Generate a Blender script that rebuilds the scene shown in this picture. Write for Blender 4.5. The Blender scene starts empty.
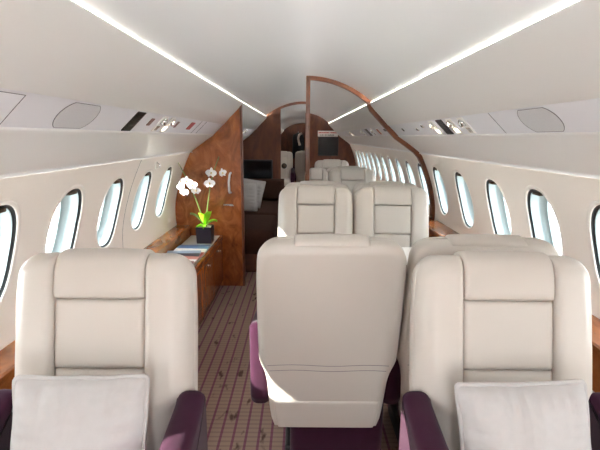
import bpy, bmesh, math, random
from mathutils import Vector, Matrix, noise
random.seed(4)
C = bpy.context.scene.collection
PI = math.pi

# ------------------------------------------------------------------ materials
def srgb(r, g, b):
    f = lambda c: (c/255/12.92) if c/255 <= .04045 else ((c/255+.055)/1.055)**2.4
    return (f(r), f(g), f(b), 1)

def mat(name, col, rough=.5, spec=.5, metal=0, coat=0, bump=None, vary=None, sheen=0, emit=None, emit_s=0, sss=0):
    m = bpy.data.materials.new(name); m.use_nodes = True
    nt = m.node_tree; b = nt.nodes['Principled BSDF']
    b.inputs['Base Color'].default_value = col
    b.inputs['Roughness'].default_value = rough
    b.inputs['Metallic'].default_value = metal
    b.inputs['Specular IOR Level'].default_value = spec
    b.inputs['Coat Weight'].default_value = coat
    b.inputs['Coat Roughness'].default_value = .08
    b.inputs['Sheen Weight'].default_value = sheen
    if emit:
        b.inputs['Emission Color'].default_value = emit
        b.inputs['Emission Strength'].default_value = emit_s
    tc = nt.nodes.new('ShaderNodeTexCoord')
    if vary:                                    # (scale, amount): gentle colour variation of the surface itself
        n = nt.nodes.new('ShaderNodeTexNoise'); n.inputs['Scale'].default_value = vary[0]; n.inputs['Detail'].default_value = 4
        nt.links.new(tc.outputs['Object'], n.inputs['Vector'])
        mx = nt.nodes.new('ShaderNodeMix'); mx.data_type = 'RGBA'
        a = vary[1]
        mx.inputs[6].default_value = (col[0]*(1-a), col[1]*(1-a), col[2]*(1-a), 1)
        mx.inputs[7].default_value = (min(1, col[0]*(1+a)), min(1, col[1]*(1+a)), min(1, col[2]*(1+a)), 1)
        nt.links.new(n.outputs['Fac'], mx.inputs[0]); nt.links.new(mx.outputs[2], b.inputs['Base Color'])
    if bump:                                    # (scale, strength, distance)
        n = nt.nodes.new('ShaderNodeTexNoise'); n.inputs['Scale'].default_value = bump[0]; n.inputs['Detail'].default_value = 3
        nt.links.new(tc.outputs['Object'], n.inputs['Vector'])
        bp = nt.nodes.new('ShaderNodeBump'); bp.inputs['Strength'].default_value = bump[1]; bp.inputs['Distance'].default_value = bump[2]
        nt.links.new(n.outputs['Fac'], bp.inputs['Height']); nt.links.new(bp.outputs['Normal'], b.inputs['Normal'])
    return m

def wood_mat(name, dark, mid, light, scale=3.0, stretch=(1, 1, .35), rough=.22, coat=.4):
    m = mat(name, mid, rough, coat=coat)
    nt = m.node_tree; b = nt.nodes['Principled BSDF']
    tc = nt.nodes.new('ShaderNodeTexCoord'); mp = nt.nodes.new('ShaderNodeMapping'); mp.inputs['Scale'].default_value = stretch
    nt.links.new(tc.outputs['Object'], mp.inputs['Vector'])
    n = nt.nodes.new('ShaderNodeTexNoise'); n.inputs['Scale'].default_value = scale; n.inputs['Detail'].default_value = 9
    n.inputs['Roughness'].default_value = .62; n.inputs['Distortion'].default_value = 1.8
    nt.links.new(mp.outputs['Vector'], n.inputs['Vector'])
    r = nt.nodes.new('ShaderNodeValToRGB')
    e = r.color_ramp.elements
    e[0].position = .28; e[0].color = dark; e[1].position = .74; e[1].color = light
    x = e.new(.5); x.color = mid
    nt.links.new(n.outputs['Fac'], r.inputs['Fac']); nt.links.new(r.outputs['Color'], b.inputs['Base Color'])
    return m

M = {}
M['leather'] = mat('cream_leather', srgb(199, 192, 183), .36, .5, vary=(5, .03), bump=(420, .12, .002))
M['leather_rear'] = M['leather']
M['suede'] = mat('purple_suede', srgb(54, 22, 42), .9, .1, sheen=.12, vary=(30, .18), bump=(600, .2, .002))
M['cushion'] = mat('pale_cotton', srgb(188, 185, 183), .9, .15, vary=(60, .05), bump=(500, .35, .002))
M['ceiling'] = mat('gloss_white_headliner', srgb(232, 235, 240), .3, .5, coat=.6)
M['side'] = mat('satin_white_panel', srgb(224, 223, 221), .34, .4)
M['psu'] = mat('service_band_white', srgb(224, 224, 229), .4, .4)
M['psu_line'] = mat('panel_joint_grey', srgb(120, 118, 120), .6)
M['grille'] = mat('speaker_cloth_grey', srgb(203, 203, 205), .8, bump=(900, .5, .002), vary=(400, .12))
M['wall'] = mat('cream_wall_fabric', srgb(245, 238, 229), .6, .3, bump=(250, .25, .002), vary=(120, .02))
M['ring'] = mat('window_ring_white', srgb(245, 240, 232), .5)
M['gasket'] = mat('window_gasket_dark', srgb(34, 40, 42), .5)
M['reveal'] = mat('window_reveal_pale', srgb(172, 187, 189), .3)
M['steel'] = mat('polished_metal', srgb(214, 212, 208), .15, metal=1)
M['dark'] = mat('black_plastic', srgb(24, 23, 24), .4)
M['slot'] = mat('vent_slot_dark', srgb(48, 44, 42), .5)
M['screen'] = mat('screen_black', srgb(22, 25, 30), .12)
M['red'] = mat('red_marker', srgb(176, 62, 60), .5)
M['rust'] = mat('brown_marker', srgb(120, 84, 76), .5)
M['white'] = mat('white_plastic', srgb(238, 236, 232), .35)
M['signred'] = mat('placard_red_ink', srgb(196, 60, 50), .6)
M['signblk'] = mat('placard_dark_ink', srgb(70, 66, 66), .6)
M['counter'] = mat('pale_counter_top', srgb(222, 220, 208), .25, coat=.3)
M['wood'] = wood_mat('burl_wood', srgb(104, 50, 20), srgb(160, 88, 42), srgb(200, 126, 68), 7.0, (1, 1, .6))
M['wood_dark'] = wood_mat('burl_wood_aft', srgb(58, 26, 12), srgb(92, 45, 22), srgb(120, 66, 32), 5.0, rough=.5, coat=.05)
M['wood_edge'] = wood_mat('walnut_trim', srgb(80, 40, 16), srgb(108, 57, 25), srgb(130, 72, 34), 12.0, (.3, 1, .3), .4, .1)
M['ledge'] = wood_mat('honey_ledge_wood', srgb(120, 66, 30), srgb(164, 98, 50), srgb(192, 124, 70), 5.0, (1, .4, 1), .25)
M['brown'] = mat('brown_quilt', srgb(64, 42, 34), .9, .1, vary=(14, .25), bump=(60, .5, .01))
M['lime'] = mat('orchid_leaf_green', srgb(150, 214, 40), .4, vary=(12, .15))
M['stem'] = mat('orchid_stem_green', srgb(112, 134, 58), .5)
M['petal'] = mat('orchid_petal_white', srgb(246, 245, 242), .5)
M['lip'] = mat('orchid_lip_yellow', srgb(222, 196, 120), .5)
M['gravel'] = mat('white_gravel', srgb(232, 226, 206), .7, bump=(80, .6, .01))
M['pot'] = mat('dark_plum_pot', srgb(42, 34, 46), .35)
M['paper'] = mat('magazine_paper', srgb(232, 231, 228), .5)
M['coat'] = mat('dark_coat_cloth', srgb(26, 25, 32), .9, sheen=.2)
M['scarf'] = mat('pale_scarf_cloth', srgb(206, 190, 180), .9)
M['bronze'] = mat('dark_bronze', srgb(80, 66, 52), .4, metal=.7)
M['lampglow'] = mat('reading_lens_lit', srgb(255, 240, 215), .4, emit=(1, .86, .62, 1), emit_s=3.2)
M['lens'] = mat('reading_lens_off', srgb(206, 204, 200), .1)
M['cove'] = mat('cove_led', srgb(255, 250, 200), .5, emit=(1, .9, .5, 1), emit_s=1.5)
M['apron'] = mat('apron_concrete', srgb(222, 221, 218), .9, vary=(1.5, .06))

def glass_mat():
    m = bpy.data.materials.new('cabin_window_glass'); m.use_nodes = True; nt = m.node_tree
    nt.nodes.remove(nt.nodes['Principled BSDF'])
    tr = nt.nodes.new('ShaderNodeBsdfTransparent'); tr.inputs[0].default_value = (.96, .97, .965, 1)
    gl = nt.nodes.new('ShaderNodeBsdfGlossy'); gl.inputs['Roughness'].default_value = .02
    lw = nt.nodes.new('ShaderNodeLayerWeight'); pw = nt.nodes.new('ShaderNodeMath'); pw.operation = 'POWER'; pw.inputs[1].default_value = 5
    fr = nt.nodes.new('ShaderNodeMath'); fr.operation = 'MULTIPLY_ADD'; fr.inputs[1].default_value = .5; fr.inputs[2].default_value = .03
    nt.links.new(lw.outputs['Facing'], pw.inputs[0]); nt.links.new(pw.outputs[0], fr.inputs[0])
    mx = nt.nodes.new('ShaderNodeMixShader')
    nt.links.new(fr.outputs[0], mx.inputs[0]); nt.links.new(tr.outputs[0], mx.inputs[1]); nt.links.new(gl.outputs[0], mx.inputs[2])
    nt.links.new(mx.outputs[0], nt.nodes['Material Output'].inputs['Surface'])
    return m
M['glass'] = glass_mat()

def carpet_mat():
    m = mat('striped_carpet', srgb(122, 96, 84), .95, .1)
    nt = m.node_tree; b = nt.nodes['Principled BSDF']
    tc = nt.nodes.new('ShaderNodeTexCoord'); sx = nt.nodes.new('ShaderNodeSeparateXYZ'); nt.links.new(tc.outputs['Object'], sx.inputs[0])
    def math_(op, a, bb=None):
        n = nt.nodes.new('ShaderNodeMath'); n.operation = op
        for i, v in enumerate((a, bb)):
            if v is None: continue
            if isinstance(v, (int, float)): n.inputs[i].default_value = v
            else: nt.links.new(v, n.inputs[i])
        return n.outputs[0]
    w = math_('MULTIPLY', sx.outputs['X'], 1/.058)
    fr = math_('FRACT', math_('ADD', w, 100))
    stripe = math_('LESS_THAN', fr, .2)
    nz = nt.nodes.new('ShaderNodeTexNoise'); nz.inputs['Scale'].default_value = 11; nz.inputs['Detail'].default_value = 3
    mp = nt.nodes.new('ShaderNodeMapping'); mp.inputs['Scale'].default_value = (1.6, .7, 1); nt.links.new(tc.outputs['Object'], mp.inputs[0]); nt.links.new(mp.outputs[0], nz.inputs['Vector'])
    spot = nt.nodes.new('ShaderNodeMapRange'); spot.inputs['From Min'].default_value = .62; spot.inputs['From Max'].default_value = .70
    nt.links.new(nz.outputs['Fac'], spot.inputs['Value'])
    rib = math_('FRACT', math_('MULTIPLY', math_('ADD', sx.outputs['Y'], 50), 1/.03))
    ribd = math_('MULTIPLY', math_('LESS_THAN', rib, .35), .22)
    m1 = nt.nodes.new('ShaderNodeMix'); m1.data_type = 'RGBA'; m1.inputs[6].default_value = srgb(160, 136, 122); m1.inputs[7].default_value = srgb(132, 88, 102)
    nt.links.new(stripe, m1.inputs[0])
    m2 = nt.nodes.new('ShaderNodeMix'); m2.data_type = 'RGBA'; m2.inputs[7].default_value = srgb(80, 56, 48); nt.links.new(m1.outputs[2], m2.inputs[6]); nt.links.new(ribd, m2.inputs[0])
    m3 = nt.nodes.new('ShaderNodeMix'); m3.data_type = 'RGBA'; m3.inputs[7].default_value = srgb(62, 38, 38); nt.links.new(m2.outputs[2], m3.inputs[6])
    nt.links.new(math_('MULTIPLY', spot.outputs[0], .75), m3.inputs[0])
    nt.links.new(m3.outputs[2], b.inputs['Base Color'])
    return m
M['carpet'] = carpet_mat()

def magazine_mat(name, a, b_, c_):
    m = mat(name, a, .3)
    nt = m.node_tree; b = nt.nodes['Principled BSDF']; tc = nt.nodes.new('ShaderNodeTexCoord')
    sp = nt.nodes.new('ShaderNodeSeparateXYZ'); nt.links.new(tc.outputs['Object'], sp.inputs[0])
    mr = nt.nodes.new('ShaderNodeMapRange'); mr.inputs['From Min'].default_value = -.102; mr.inputs['From Max'].default_value = .102
    nt.links.new(sp.outputs['Y'], mr.inputs['Value'])
    r = nt.nodes.new('ShaderNodeValToRGB'); r.color_ramp.interpolation = 'CONSTANT'
    e = r.color_ramp.elements; e[0].color = a; e[1].position = .74; e[1].color = c_
    x = e.new(.42); x.color = b_
    nt.links.new(mr.outputs[0], r.inputs[0])
    nt.links.new(r.outputs[0], b.inputs['Base Color'])
    return m

# ------------------------------------------------------------------ mesh helpers
def obj(name, verts, faces, m, parent=None, smooth=True, mods=None):
    me = bpy.data.meshes.new(name); me.from_pydata([tuple(v) for v in verts], [], faces)
    bm = bmesh.new(); bm.from_mesh(me); bmesh.ops.remove_doubles(bm, verts=bm.verts, dist=1e-6)
    bmesh.ops.recalc_face_normals(bm, faces=bm.faces); bm.to_mesh(me); bm.free()
    if smooth:
        for p in me.polygons: p.use_smooth = True
    me.materials.append(m)
    o = bpy.data.objects.new(name, me); C.objects.link(o)
    if parent: o.parent = parent
    return o

def tag(o, label, cat, group=None, kind=None):
    o['label'] = label; o['category'] = cat
    if group: o['group'] = group
    if kind: o['kind'] = kind
    return o

def empty(name, loc=(0, 0, 0), rz=0):
    o = bpy.data.objects.new(name, None); o.location = loc; o.rotation_euler = (0, 0, rz); o.empty_display_size = .1
    C.objects.link(o); return o

def copy_tree(o, parent=None):
    c = o.copy(); C.objects.link(c); c.parent = parent
    for ch in [x for x in list(bpy.data.objects) if x.parent == o]: copy_tree(ch, c)
    return c

class MB:
    """collects geometry for ONE mesh object"""
    def __init__(s): s.v = []; s.f = []
    def add(s, v, f, mtx=None):
        k = len(s.v); s.v += [(mtx @ Vector(p)) if mtx else Vector(p) for p in v]; s.f += [[i+k for i in q] for q in f]; return s
    def box(s, x0, x1, y0, y1, z0, z1, mtx=None, bev=0, seg=2):
        bm = bmesh.new(); bmesh.ops.create_cube(bm, size=1)
        for v in bm.verts:
            v.co = ((x0+x1)/2+v.co.x*(x1-x0), (y0+y1)/2+v.co.y*(y1-y0), (z0+z1)/2+v.co.z*(z1-z0))
        if bev: bmesh.ops.bevel(bm, geom=bm.edges[:], offset=bev, segments=seg, profile=.5, affect='EDGES')
        bm.verts.index_update(); s.add([v.co.copy() for v in bm.verts], [[v.index for v in f.verts] for f in bm.faces], mtx); bm.free(); return s
    def tube(s, pts, r, n=8, closed=False):
        pts = [Vector(p) for p in pts]; N = len(pts); V = []; F = []
        rr = r if isinstance(r, (list, tuple)) else [r]*N
        ref = None
        for i, p in enumerate(pts):
            t = (pts[(i+1) % N]-pts[i-1]) if closed else (pts[min(i+1, N-1)]-pts[max(i-1, 0)])
            t.normalize()
            if ref is None: ref = t.orthogonal()
            ref = (ref-t*ref.dot(t)).normalized(); q = t.cross(ref)
            for k in range(n):
                a = 2*PI*k/n; V.append(p+(ref*math.cos(a)+q*math.sin(a))*rr[i])
        for i in range(N if closed else N-1):
            for k in range(n):
                F.append([i*n+k, i*n+(k+1) % n, ((i+1) % N)*n+(k+1) % n, ((i+1) % N)*n+k])
        if not closed: F.append(list(range(n))[::-1]); F.append([(N-1)*n+k for k in range(n)])
        return s.add(V, F)
    def lathe(s, prof, n=24, mtx=None):
        V = []; F = []
        for r, z in prof:
            for k in range(n): V.append((r*math.cos(2*PI*k/n), r*math.sin(2*PI*k/n), z))
        for i in range(len(prof)-1):
            for k in range(n): F.append([i*n+k, i*n+(k+1) % n, (i+1)*n+(k+1) % n, (i+1)*n+k])
        F.append(list(range(n))[::-1]); F.append([(len(prof)-1)*n+k for k in range(n)])
        return s.add(V, F, mtx)
    def blob(s, c, r, seg=10, mtx=None):
        bm = bmesh.new(); bmesh.ops.create_uvsphere(bm, u_segments=seg*2, v_segments=seg, radius=1)
        bm.verts.index_update()
        s.add([(c[0]+v.co.x*r[0], c[1]+v.co.y*r[1], c[2]+v.co.z*r[2]) for v in bm.verts], [[v.index for v in f.verts] for f in bm.faces], mtx); bm.free(); return s
    def prism(s, poly, fn, a, b):
        """closed solid between offsets a and b of polygon poly; fn(u,v,w)->point"""
        n = len(poly); V = [fn(u, v, a) for u, v in poly]+[fn(u, v, b) for u, v in poly]
        return s.add(V, [list(range(n))[::-1], list(range(n, 2*n))]+[[i, (i+1) % n, n+(i+1) % n, n+i] for i in range(n)])
    def build(s, name, m, parent=None, smooth=False):
        return obj(name, s.v, s.f, m, parent, smooth)

def autosmooth(o, ang=35):
    for p in o.data.polygons: p.use_smooth = True
    me = o.data; bm = bmesh.new(); bm.from_mesh(me)
    for e in bm.edges:
        if len(e.link_faces) == 2 and e.calc_face_angle(0) > math.radians(ang): e.smooth = False
    bm.to_mesh(me); bm.free(); return o

def grid(fn, nu, nv):
    V = [fn(i/nu, j/nv) for j in range(nv+1) for i in range(nu+1)]
    F = [[j*(nu+1)+i, j*(nu+1)+i+1, (j+1)*(nu+1)+i+1, (j+1)*(nu+1)+i] for j in range(nv) for i in range(nu)]
    return V, F

def lerp_table(t, x):
    if x <= t[0][0]: return t[0][1]
    for (a, b), (c, d) in zip(t, t[1:]):
        if x <= c: return b+(d-b)*(x-a)/(c-a)
    return t[-1][1]

# ------------------------------------------------------------------ cabin section
WALLT = [(0, .90), (.15, 1.0), (.3, 1.075), (.45, 1.125), (.6, 1.15), (.75, 1.148), (.88, 1.122), (1.0, 1.084), (1.1, 1.045), (1.225, .985)]
def wx(z):
    # smoothed lookup so that the wall is a clean curve
    return sum(lerp_table(WALLT, z+d) for d in (-.05, -.025, 0, .025, .05))/5 if .06 < z < 1.17 else lerp_table(WALLT, z)
RC = .834
def cz(x): return 1.84-(RC-math.sqrt(RC*RC-x*x))
Y0, Y1, PITCH = -1.35, 13.0, .475
def zoff(y): return 0 if y < 9.3 else -.10*(y-9.3)/3.5
COVE, WASH = 3.9, .4
YB = 3.75          # partition
WY = WYL = [1.42+PITCH*k for k in range(-5, 17)]
WYR = [y+.095 for y in WYL]

def sweep(prof, ys, off=True):
    V = []; F = []; n = len(prof)
    for y in ys:
        for x, z in prof: V.append((x, y, z+(zoff(y) if off else 0)))
    for j in range(len(ys)-1):
        for i in range(n-1): F.append([j*n+i, j*n+i+1, (j+1)*n+i+1, (j+1)*n+i])
    return V, F
ys_all = [Y0, 0, 1, 2, 3, 4, 5, 6, 7, 8, 9, 9.3, 10, 11, 12, Y1]

v, f = sweep([(-.655, 1.658), (-.558, 1.658), (-.554, 1.645)]+[(-.550+1.10*i/40, cz(-.550+1.10*i/40)) for i in range(41)]+[(.554, 1.645), (.558, 1.658), (.655, 1.658)], ys_all)
o = obj('ceiling', v, f, M['ceiling']); tag(o, 'glossy white arched ceiling running the length of the cabin', 'ceiling', kind='structure')
autosmooth(o, 30)

v, f = sweep([(-.96, 0), (.96, 0), (.96, -.02), (-.96, -.02), (-.96, 0)], [Y0, 4, 8, Y1], False)
o = obj('floor', v, f, M['carpet'], smooth=False); tag(o, 'brown carpet with thin purple lengthwise stripes and dark flecks', 'carpet', kind='structure')

PT = Vector((.70, 1.437)); PB = Vector((.785, 1.355))
def aim(o, d):
    z = -Vector(d).normalized(); y = Vector((0, 1, 0)); x = y.cross(z)
    o.rotation_euler = Matrix((x, y, z)).transposed().to_euler()
def side_name(s): return 'left' if s < 0 else 'right'
for s in (-1, 1):
    # upper sidewall with a rolled lip under the cove, recessed service band, lower valance
    up = [(.65, 1.658), (.65, 1.585), (.60, 1.582), (.570, 1.588), (.552, 1.610), (.547, 1.6255), (.542, 1.6265), (.538, 1.620), (.547, 1.600), (.58, 1.563), (.64, 1.503), (.697, 1.441), (.702, 1.441)]
    v, f = sweep([(s*x, z) for x, z in up], ys_all)
    o = autosmooth(obj('trim_1' if s < 0 else 'trim_2', v, f, M['side']), 50)
    tag(o, f'smooth white sloping sidewall panel above the {side_name(s)} service strip', 'wall panel', kind='structure')
    lo = [(.790, 1.362), (.7865, 1.3555), (.790, 1.350), (.80, 1.343), (.87, 1.297), (.93, 1.255), (.972, 1.222), (.98, 1.212), (.975, 1.206), (.99, 1.204)]
    v, f = sweep([(s*x, z) for x, z in lo], ys_all)
    o = obj('trim_3' if s < 0 else 'trim_4', v, f, M['side'])
    tag(o, f'white valance panel between the {side_name(s)} service strip and the window wall', 'wall panel', kind='structure')
    v, f = sweep([(s*(PT.x+.004), PT.y+.004), (s*(PB.x+.004), PB.y+.004)], ys_all)
    o = obj('trim_5' if s < 0 else 'trim_6', v, f, M['psu'], smooth=False)
    tag(o, f'cool white overhead service strip along the {side_name(s)} side', 'wall panel', kind='structure')
    # light strip lying in the cove above the lip
    mb = MB()
    for y0, y1 in zip(ys_all[1:-1], ys_all[2:]):
        mb.add(*sweep([(s*.600, 1.583), (s*.600, 1.593), (s*.620, 1.593), (s*.620, 1.583), (s*.600, 1.583)], [y0, y1]))
    for q in range(7):
        L = bpy.data.lights.new('cove_lamp', 'AREA'); L.shape = 'RECTANGLE'; L.size = .02; L.size_y = 2.0; L.energy = COVE*2; L.color = (1, .965, .88)
        lo = bpy.data.objects.new('cove_lamp', L); C.objects.link(lo); lo.location = (s*.594, Y0+1+2*q, 1.606+zoff(Y0+1+2*q)); aim(lo, (-s*1, 0, .6))
        L = bpy.data.lights.new('wash_lamp', 'AREA'); L.shape = 'RECTANGLE'; L.size = .012; L.size_y = 2.0; L.energy = WASH*2; L.color = (1, .975, .94)
        lo = bpy.data.objects.new('wash_lamp', L); C.objects.link(lo); lo.location = (s*.981, Y0+1+2*q, 1.207+zoff(Y0+1+2*q)*.0); aim(lo, (-s*.25, 0, -1))
    o = mb.build('cove_light', M['cove']); tag(o, f'thin warm light strip glowing along the {side_name(s)} edge of the ceiling', 'light strip', 'cove light strips')

# ---- window walls with oval openings
WZ, WA, WB = .915, .132, .195
def oval(t, k=1.0, grow=0):
    e = 2/2.35; c, sn = math.cos(t), math.sin(t)
    return ((WA*k+grow)*math.copysign(abs(c)**e, c), (WB*k+grow)*math.copysign(abs(sn)**e, sn))
NW = 48
WOFF = {(-1, 4): .10, (1, 8): .05, **{(1, q): .10 for q in range(9, 21)}}  # the out-of-view left window is shifted to shape the sun patches
def wall(s, wins):
    mb = MB(); WY = WYL if s < 0 else WYR
    zl = [i*.62/12 for i in range(13)]
    mb.add(*sweep([(s*wx(z), z) for z in zl], [Y0]+[y+PITCH/2 for y in WY]+[Y1], False))
    zt = [1.215, 1.235]
    edges = [WY[0]-PITCH/2+PITCH*k for k in range(len(WY)+1)]
    z0, z1 = .62, 1.225
    for k, yc in enumerate(WY):
        a, b = edges[k], edges[k+1]
        if k in wins:
            rings = []
            for q in range(9):
                ring = []
                for i in range(NW):
                    t = 2*PI*(i+.5)/NW
                    oy, oz = oval(t); oy += WOFF.get((s, k), 0)
                    hy, hz = PITCH/2, (z1-z0)/2
                    cy_, cz_ = math.cos(t), math.sin(t)*1.3
                    sc = min(hy/abs(cy_) if abs(cy_) > 1e-6 else 1e9, hz/abs(cz_) if abs(cz_) > 1e-6 else 1e9)
                    ry, rz = cy_*sc, cz_*sc+(z0+z1)/2-WZ
                    w = (q/8)**1.0
                    yy, zz = oy+(ry-oy)*w, WZ+oz+(rz-oz)*w
                    ring.append((s*wx(zz), yc+yy, zz))
                rings.append(ring)
            V = [p for r in rings for p in r]
            F = [[q*NW+i, q*NW+(i+1) % NW, (q+1)*NW+(i+1) % NW, (q+1)*NW+i] for q in range(8) for i in range(NW)]
            # corners of the bay
            base = len(V); 
            for (y_, z_) in ((a, z0), (b, z0), (b, z1), (a, z1)): V.append((s*wx(z_), y_, z_))
            last = rings[8]
            for ci, (y_, z_) in enumerate(((a, z0), (b, z0), (b, z1), (a, z1))):
                for i in range(NW):
                    p, q_ = last[i], last[(i+1) % NW]
                    on = lambda P, yv, zv: (abs(P[1]-yv) < 1e-5, abs(P[2]-zv) < 1e-5)
                    p1, q1 = on(p, y_, z_), on(q_, y_, z_)
                    if (p1[0] and q1[1] and not q1[0] and not p1[1]) or (p1[1] and q1[0] and not q1[1] and not p1[0]):
                        F.append([8*NW+i, 8*NW+(i+1) % NW, base+ci])
            mb.add(V, F)
        else:
            mb.add(*sweep([(s*wx(z0+(z1-z0)*i/12), z0+(z1-z0)*i/12) for i in range(13)], [a, b], False))
    for a, b in ((Y0, edges[0]), (edges[-1], Y1)):
        if b-a > 1e-4: mb.add(*sweep([(s*wx(z0+(z1-z0)*i/12), z0+(z1-z0)*i/12) for i in range(13)], [a, b], False))
    mb.add(*sweep([(s*wx(1.225), 1.225), (s*1.0, 1.24)], [Y0, Y1], False))
    o = obj('wall_'+side_name(s), mb.v, mb.f, M['wall'])
    tag(o, f'cream fabric covered {side_name(s)} cabin wall pierced by oval windows', 'wall', kind='structure')

WIN_L = [k for k in range(len(WY)) if k < 10 and k != 4 or k in (4, 17, 19)]
WIN_R = [k for k in range(len(WY)) if k <= 20]
wall(-1, WIN_L); wall(1, WIN_R)

def ring_band(s, secs):
    """secs: list of (scale/grow, depth outward); closed loft"""
    V = []; F = []
    for g, d in secs:
        for i in range(NW):
            oy, oz = oval(2*PI*i/NW, 1, g); z = WZ+oz
            V.append((s*(wx(z)+d), oy, z))
    for q in range(len(secs)-1):
        for i in range(NW): F.append([q*NW+i, q*NW+(i+1) % NW, (q+1)*NW+(i+1) % NW, (q+1)*NW+i])
    return V, F

def window_master(s):
    r = empty('window', (0, 0, 0))
    v, f = ring_band(s, [(.018, .003), (.016, -.001), (.010, -.003), (.004, -.0025), (.0, -.0005), (-.001, .003), (-.001, .006)])
    obj('frame', v, f, M['ring'], r)
    v, f = ring_band(s, [(-.001, .004), (-.003, .007), (-.004, .014), (-.010, .016)])
    obj('gasket', v, f, M['gasket'], r)
    v, f = ring_band(s, [(-.009, .014), (-.013, .045), (-.016, .062), (-.020, .063), (-.022, .085), (-.024, .082), (-.026, .10), (.03, .104), (.03, .02), (.0, .012)])
    obj('reveal', v, f, M['reveal'], r)
    V = []; n = NW
    for d in (.088, .092):
        for i in range(n):
            oy, oz = oval(2*PI*i/n, 1, -.024); z = WZ+oz; V.append((s*(wx(z)+d), oy, z))
    fs = [[i, (i+1) % n, n+(i+1) % n, n+i] for i in range(n)]
    # rows across the oval keep the curved pane smooth
    for L in (0, n):
        for i in range(n//2):
            a, b = i, i+1
            c_, d_ = (n-b) % n, (n-a) % n
            q = [L+a, L+b, L+c_, L+d_]; q = list(dict.fromkeys(q))
            if len(q) > 2: fs.append(q)
    obj('pane', V, fs, M['glass'], r)
    mb = MB(); zt = WZ+WB-.020
    mb.box(s*(wx(zt)+.012)-.012, s*(wx(zt)+.012)+.012, -.03, .03, zt-.008, zt+.008, bev=.004)
    mb.build('shade_pull', M['bronze'], r, True)
    return r
ORD = ['first', 'second', 'third', 'fourth', 'fifth', 'sixth', 'seventh', 'eighth', 'ninth', 'tenth', 'eleventh', 'twelfth', 'thirteenth', 'fourteenth', 'fifteenth', 'sixteenth', 'seventeenth', 'eighteenth', 'nineteenth', 'twentieth', 'twenty first', 'twenty second']
wn = 0
for s, wins in ((-1, WIN_L), (1, WIN_R)):
    master = window_master(s); first = True
    vis0 = 4 if s < 0 else 5
    for k in wins:
        o = master if first else copy_tree(master); first = False
        wn += 1; o.name = f'window_{wn}'; o.location = (0, (WYL if s < 0 else WYR)[k]+WOFF.get((s, k), 0), 0)
        rel = k-5
        if rel >= 0: lab = f'bright oval cabin window, {ORD[rel]} one of the {side_name(s)} row counting from the nearest seats'
        else: lab = f'oval cabin window on the {side_name(s)} wall, {ORD[-rel-1]} one behind the viewer'
        tag(o, lab, 'window', f'oval windows of the {side_name(s)} wall', 'structure')

# vertical joint in the left wall panelling
mb = MB()
mb.tube([(-wx(z)+.0005, 2.60, z) for z in [.6+i*.05 for i in range(13)]], .0012, 6)
o = mb.build('trim_7', M['psu_line']); tag(o, 'thin vertical joint line in the left wall between two windows', 'joint', kind='structure')

# ---- end walls
def section_poly(inset=0, lowz=0.0):
    P = [(wx(z)-inset, z) for z in [lowz+(1.2-lowz)*i/14 for i in range(15)]]
    P += [(.785-inset*.7, 1.353-inset*.3), (.70-inset*.7, 1.437-inset*.5), (.56-inset*.7, 1.60-inset*.4)]
    xs = [.53*(1-i/10) for i in range(0, 11)]
    P += [(x, cz(x)-inset) for x in xs]
    return P
right = section_poly(0)
full = right+[(-x, z) for x, z in right[::-1][1:]]
o = None
skin = [(1.15, 1.245), (.985, 1.247), (1.02, 1.30), (.98, 1.50), (.86, 1.68), (.64, 1.82), (.34, 1.90), (0, 1.93)]
skin = skin+[(-x, z) for x, z in skin[::-1][1:]]
v, f = sweep(skin, [Y0, 4, 8, Y1], False)
o = obj('fuselage_shell', v, f, M['side'], smooth=False); tag(o, 'outer fuselage shell above the cabin lining', 'fuselage', kind='structure')
x_, dz_ = .15, 1.80  # half width of the unseen opening added to let in fill daylight
o = MB()
for sg in (-1, 1):
    P = [(x, z) for x, z in right if x >= x_]+[(x_, cz(x_)), (x_, 0)]
    o.prism([(sg*x, z) for x, z in P], lambda u, v, w: (u, w, v), Y0, Y0+.04)
o = o.build('wall_front', M['wood']); tag(o, 'wooden forward cabin wall behind the viewer, with an unseen opening added for fill daylight', 'wall', kind='structure')
for nm, y, t, lab, mm in (('wall_rear', Y1-.05, .05, 'dark burl wood end wall at the far rear of the aircraft', 'wood_dark'),):
    poly = [(x, z+(zoff(y) if z > 1.2 else 0)) for x, z in full]
    o = MB().prism(poly, lambda u, v, w: (u, w, v), y, y+t).build(nm, M[mm]); tag(o, lab, 'wall', kind='structure')

# ---- main partition: left burl panel, and the open wooden frame on the right
def half_panel(side, xin, y, t, inset=0.0):
    P = [(x, z) for x, z in section_poly(inset) if x >= xin]
    P.append((xin, cz(xin)-inset)) if xin < .53 else P.append((xin, lerp_table([(.53, 1.64), (.56, 1.6), (.70, 1.437)], xin)))
    P.append((xin, 0))
    return [(side*x, z) for x, z in P]
r = empty('wall_partition_left', (0, 0, 0)); tag(r, 'glossy reddish burl wood partition beside the orchid on the left', 'partition', kind='structure')
MB().prism(half_panel(-1, .549, YB, .05, -.004), lambda u, v, w: (u, w, v), YB, YB+.05).build('panel', M['wood'], r)
MB().box(-.563, -.545, YB-.006, YB+.056, 0, 1.632, bev=.004).build('edge_strip', M['wood_edge'], r)
hb = MB()
hx, hy = -.65, YB
hb.tube([(hx, hy, 1.03), (hx, hy-.03, 1.028), (hx-.004, hy-.04, 1.015), (hx-.012, hy-.042, .95), (hx-.010, hy-.04, .875), (hx-.008, hy-.03, .862), (hx-.006, hy, .860)], .0095, 8)
hb.build('handle', M['white'], r, True)
hb = MB(); hb.box(-.72, -.64, YB-.004, YB+.001, .742, .756, bev=.002); hb.box(-.665, -.63, YB-.008, YB+.001, .738, .750, bev=.002)
hb.build('latch', M['steel'], r)

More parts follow.
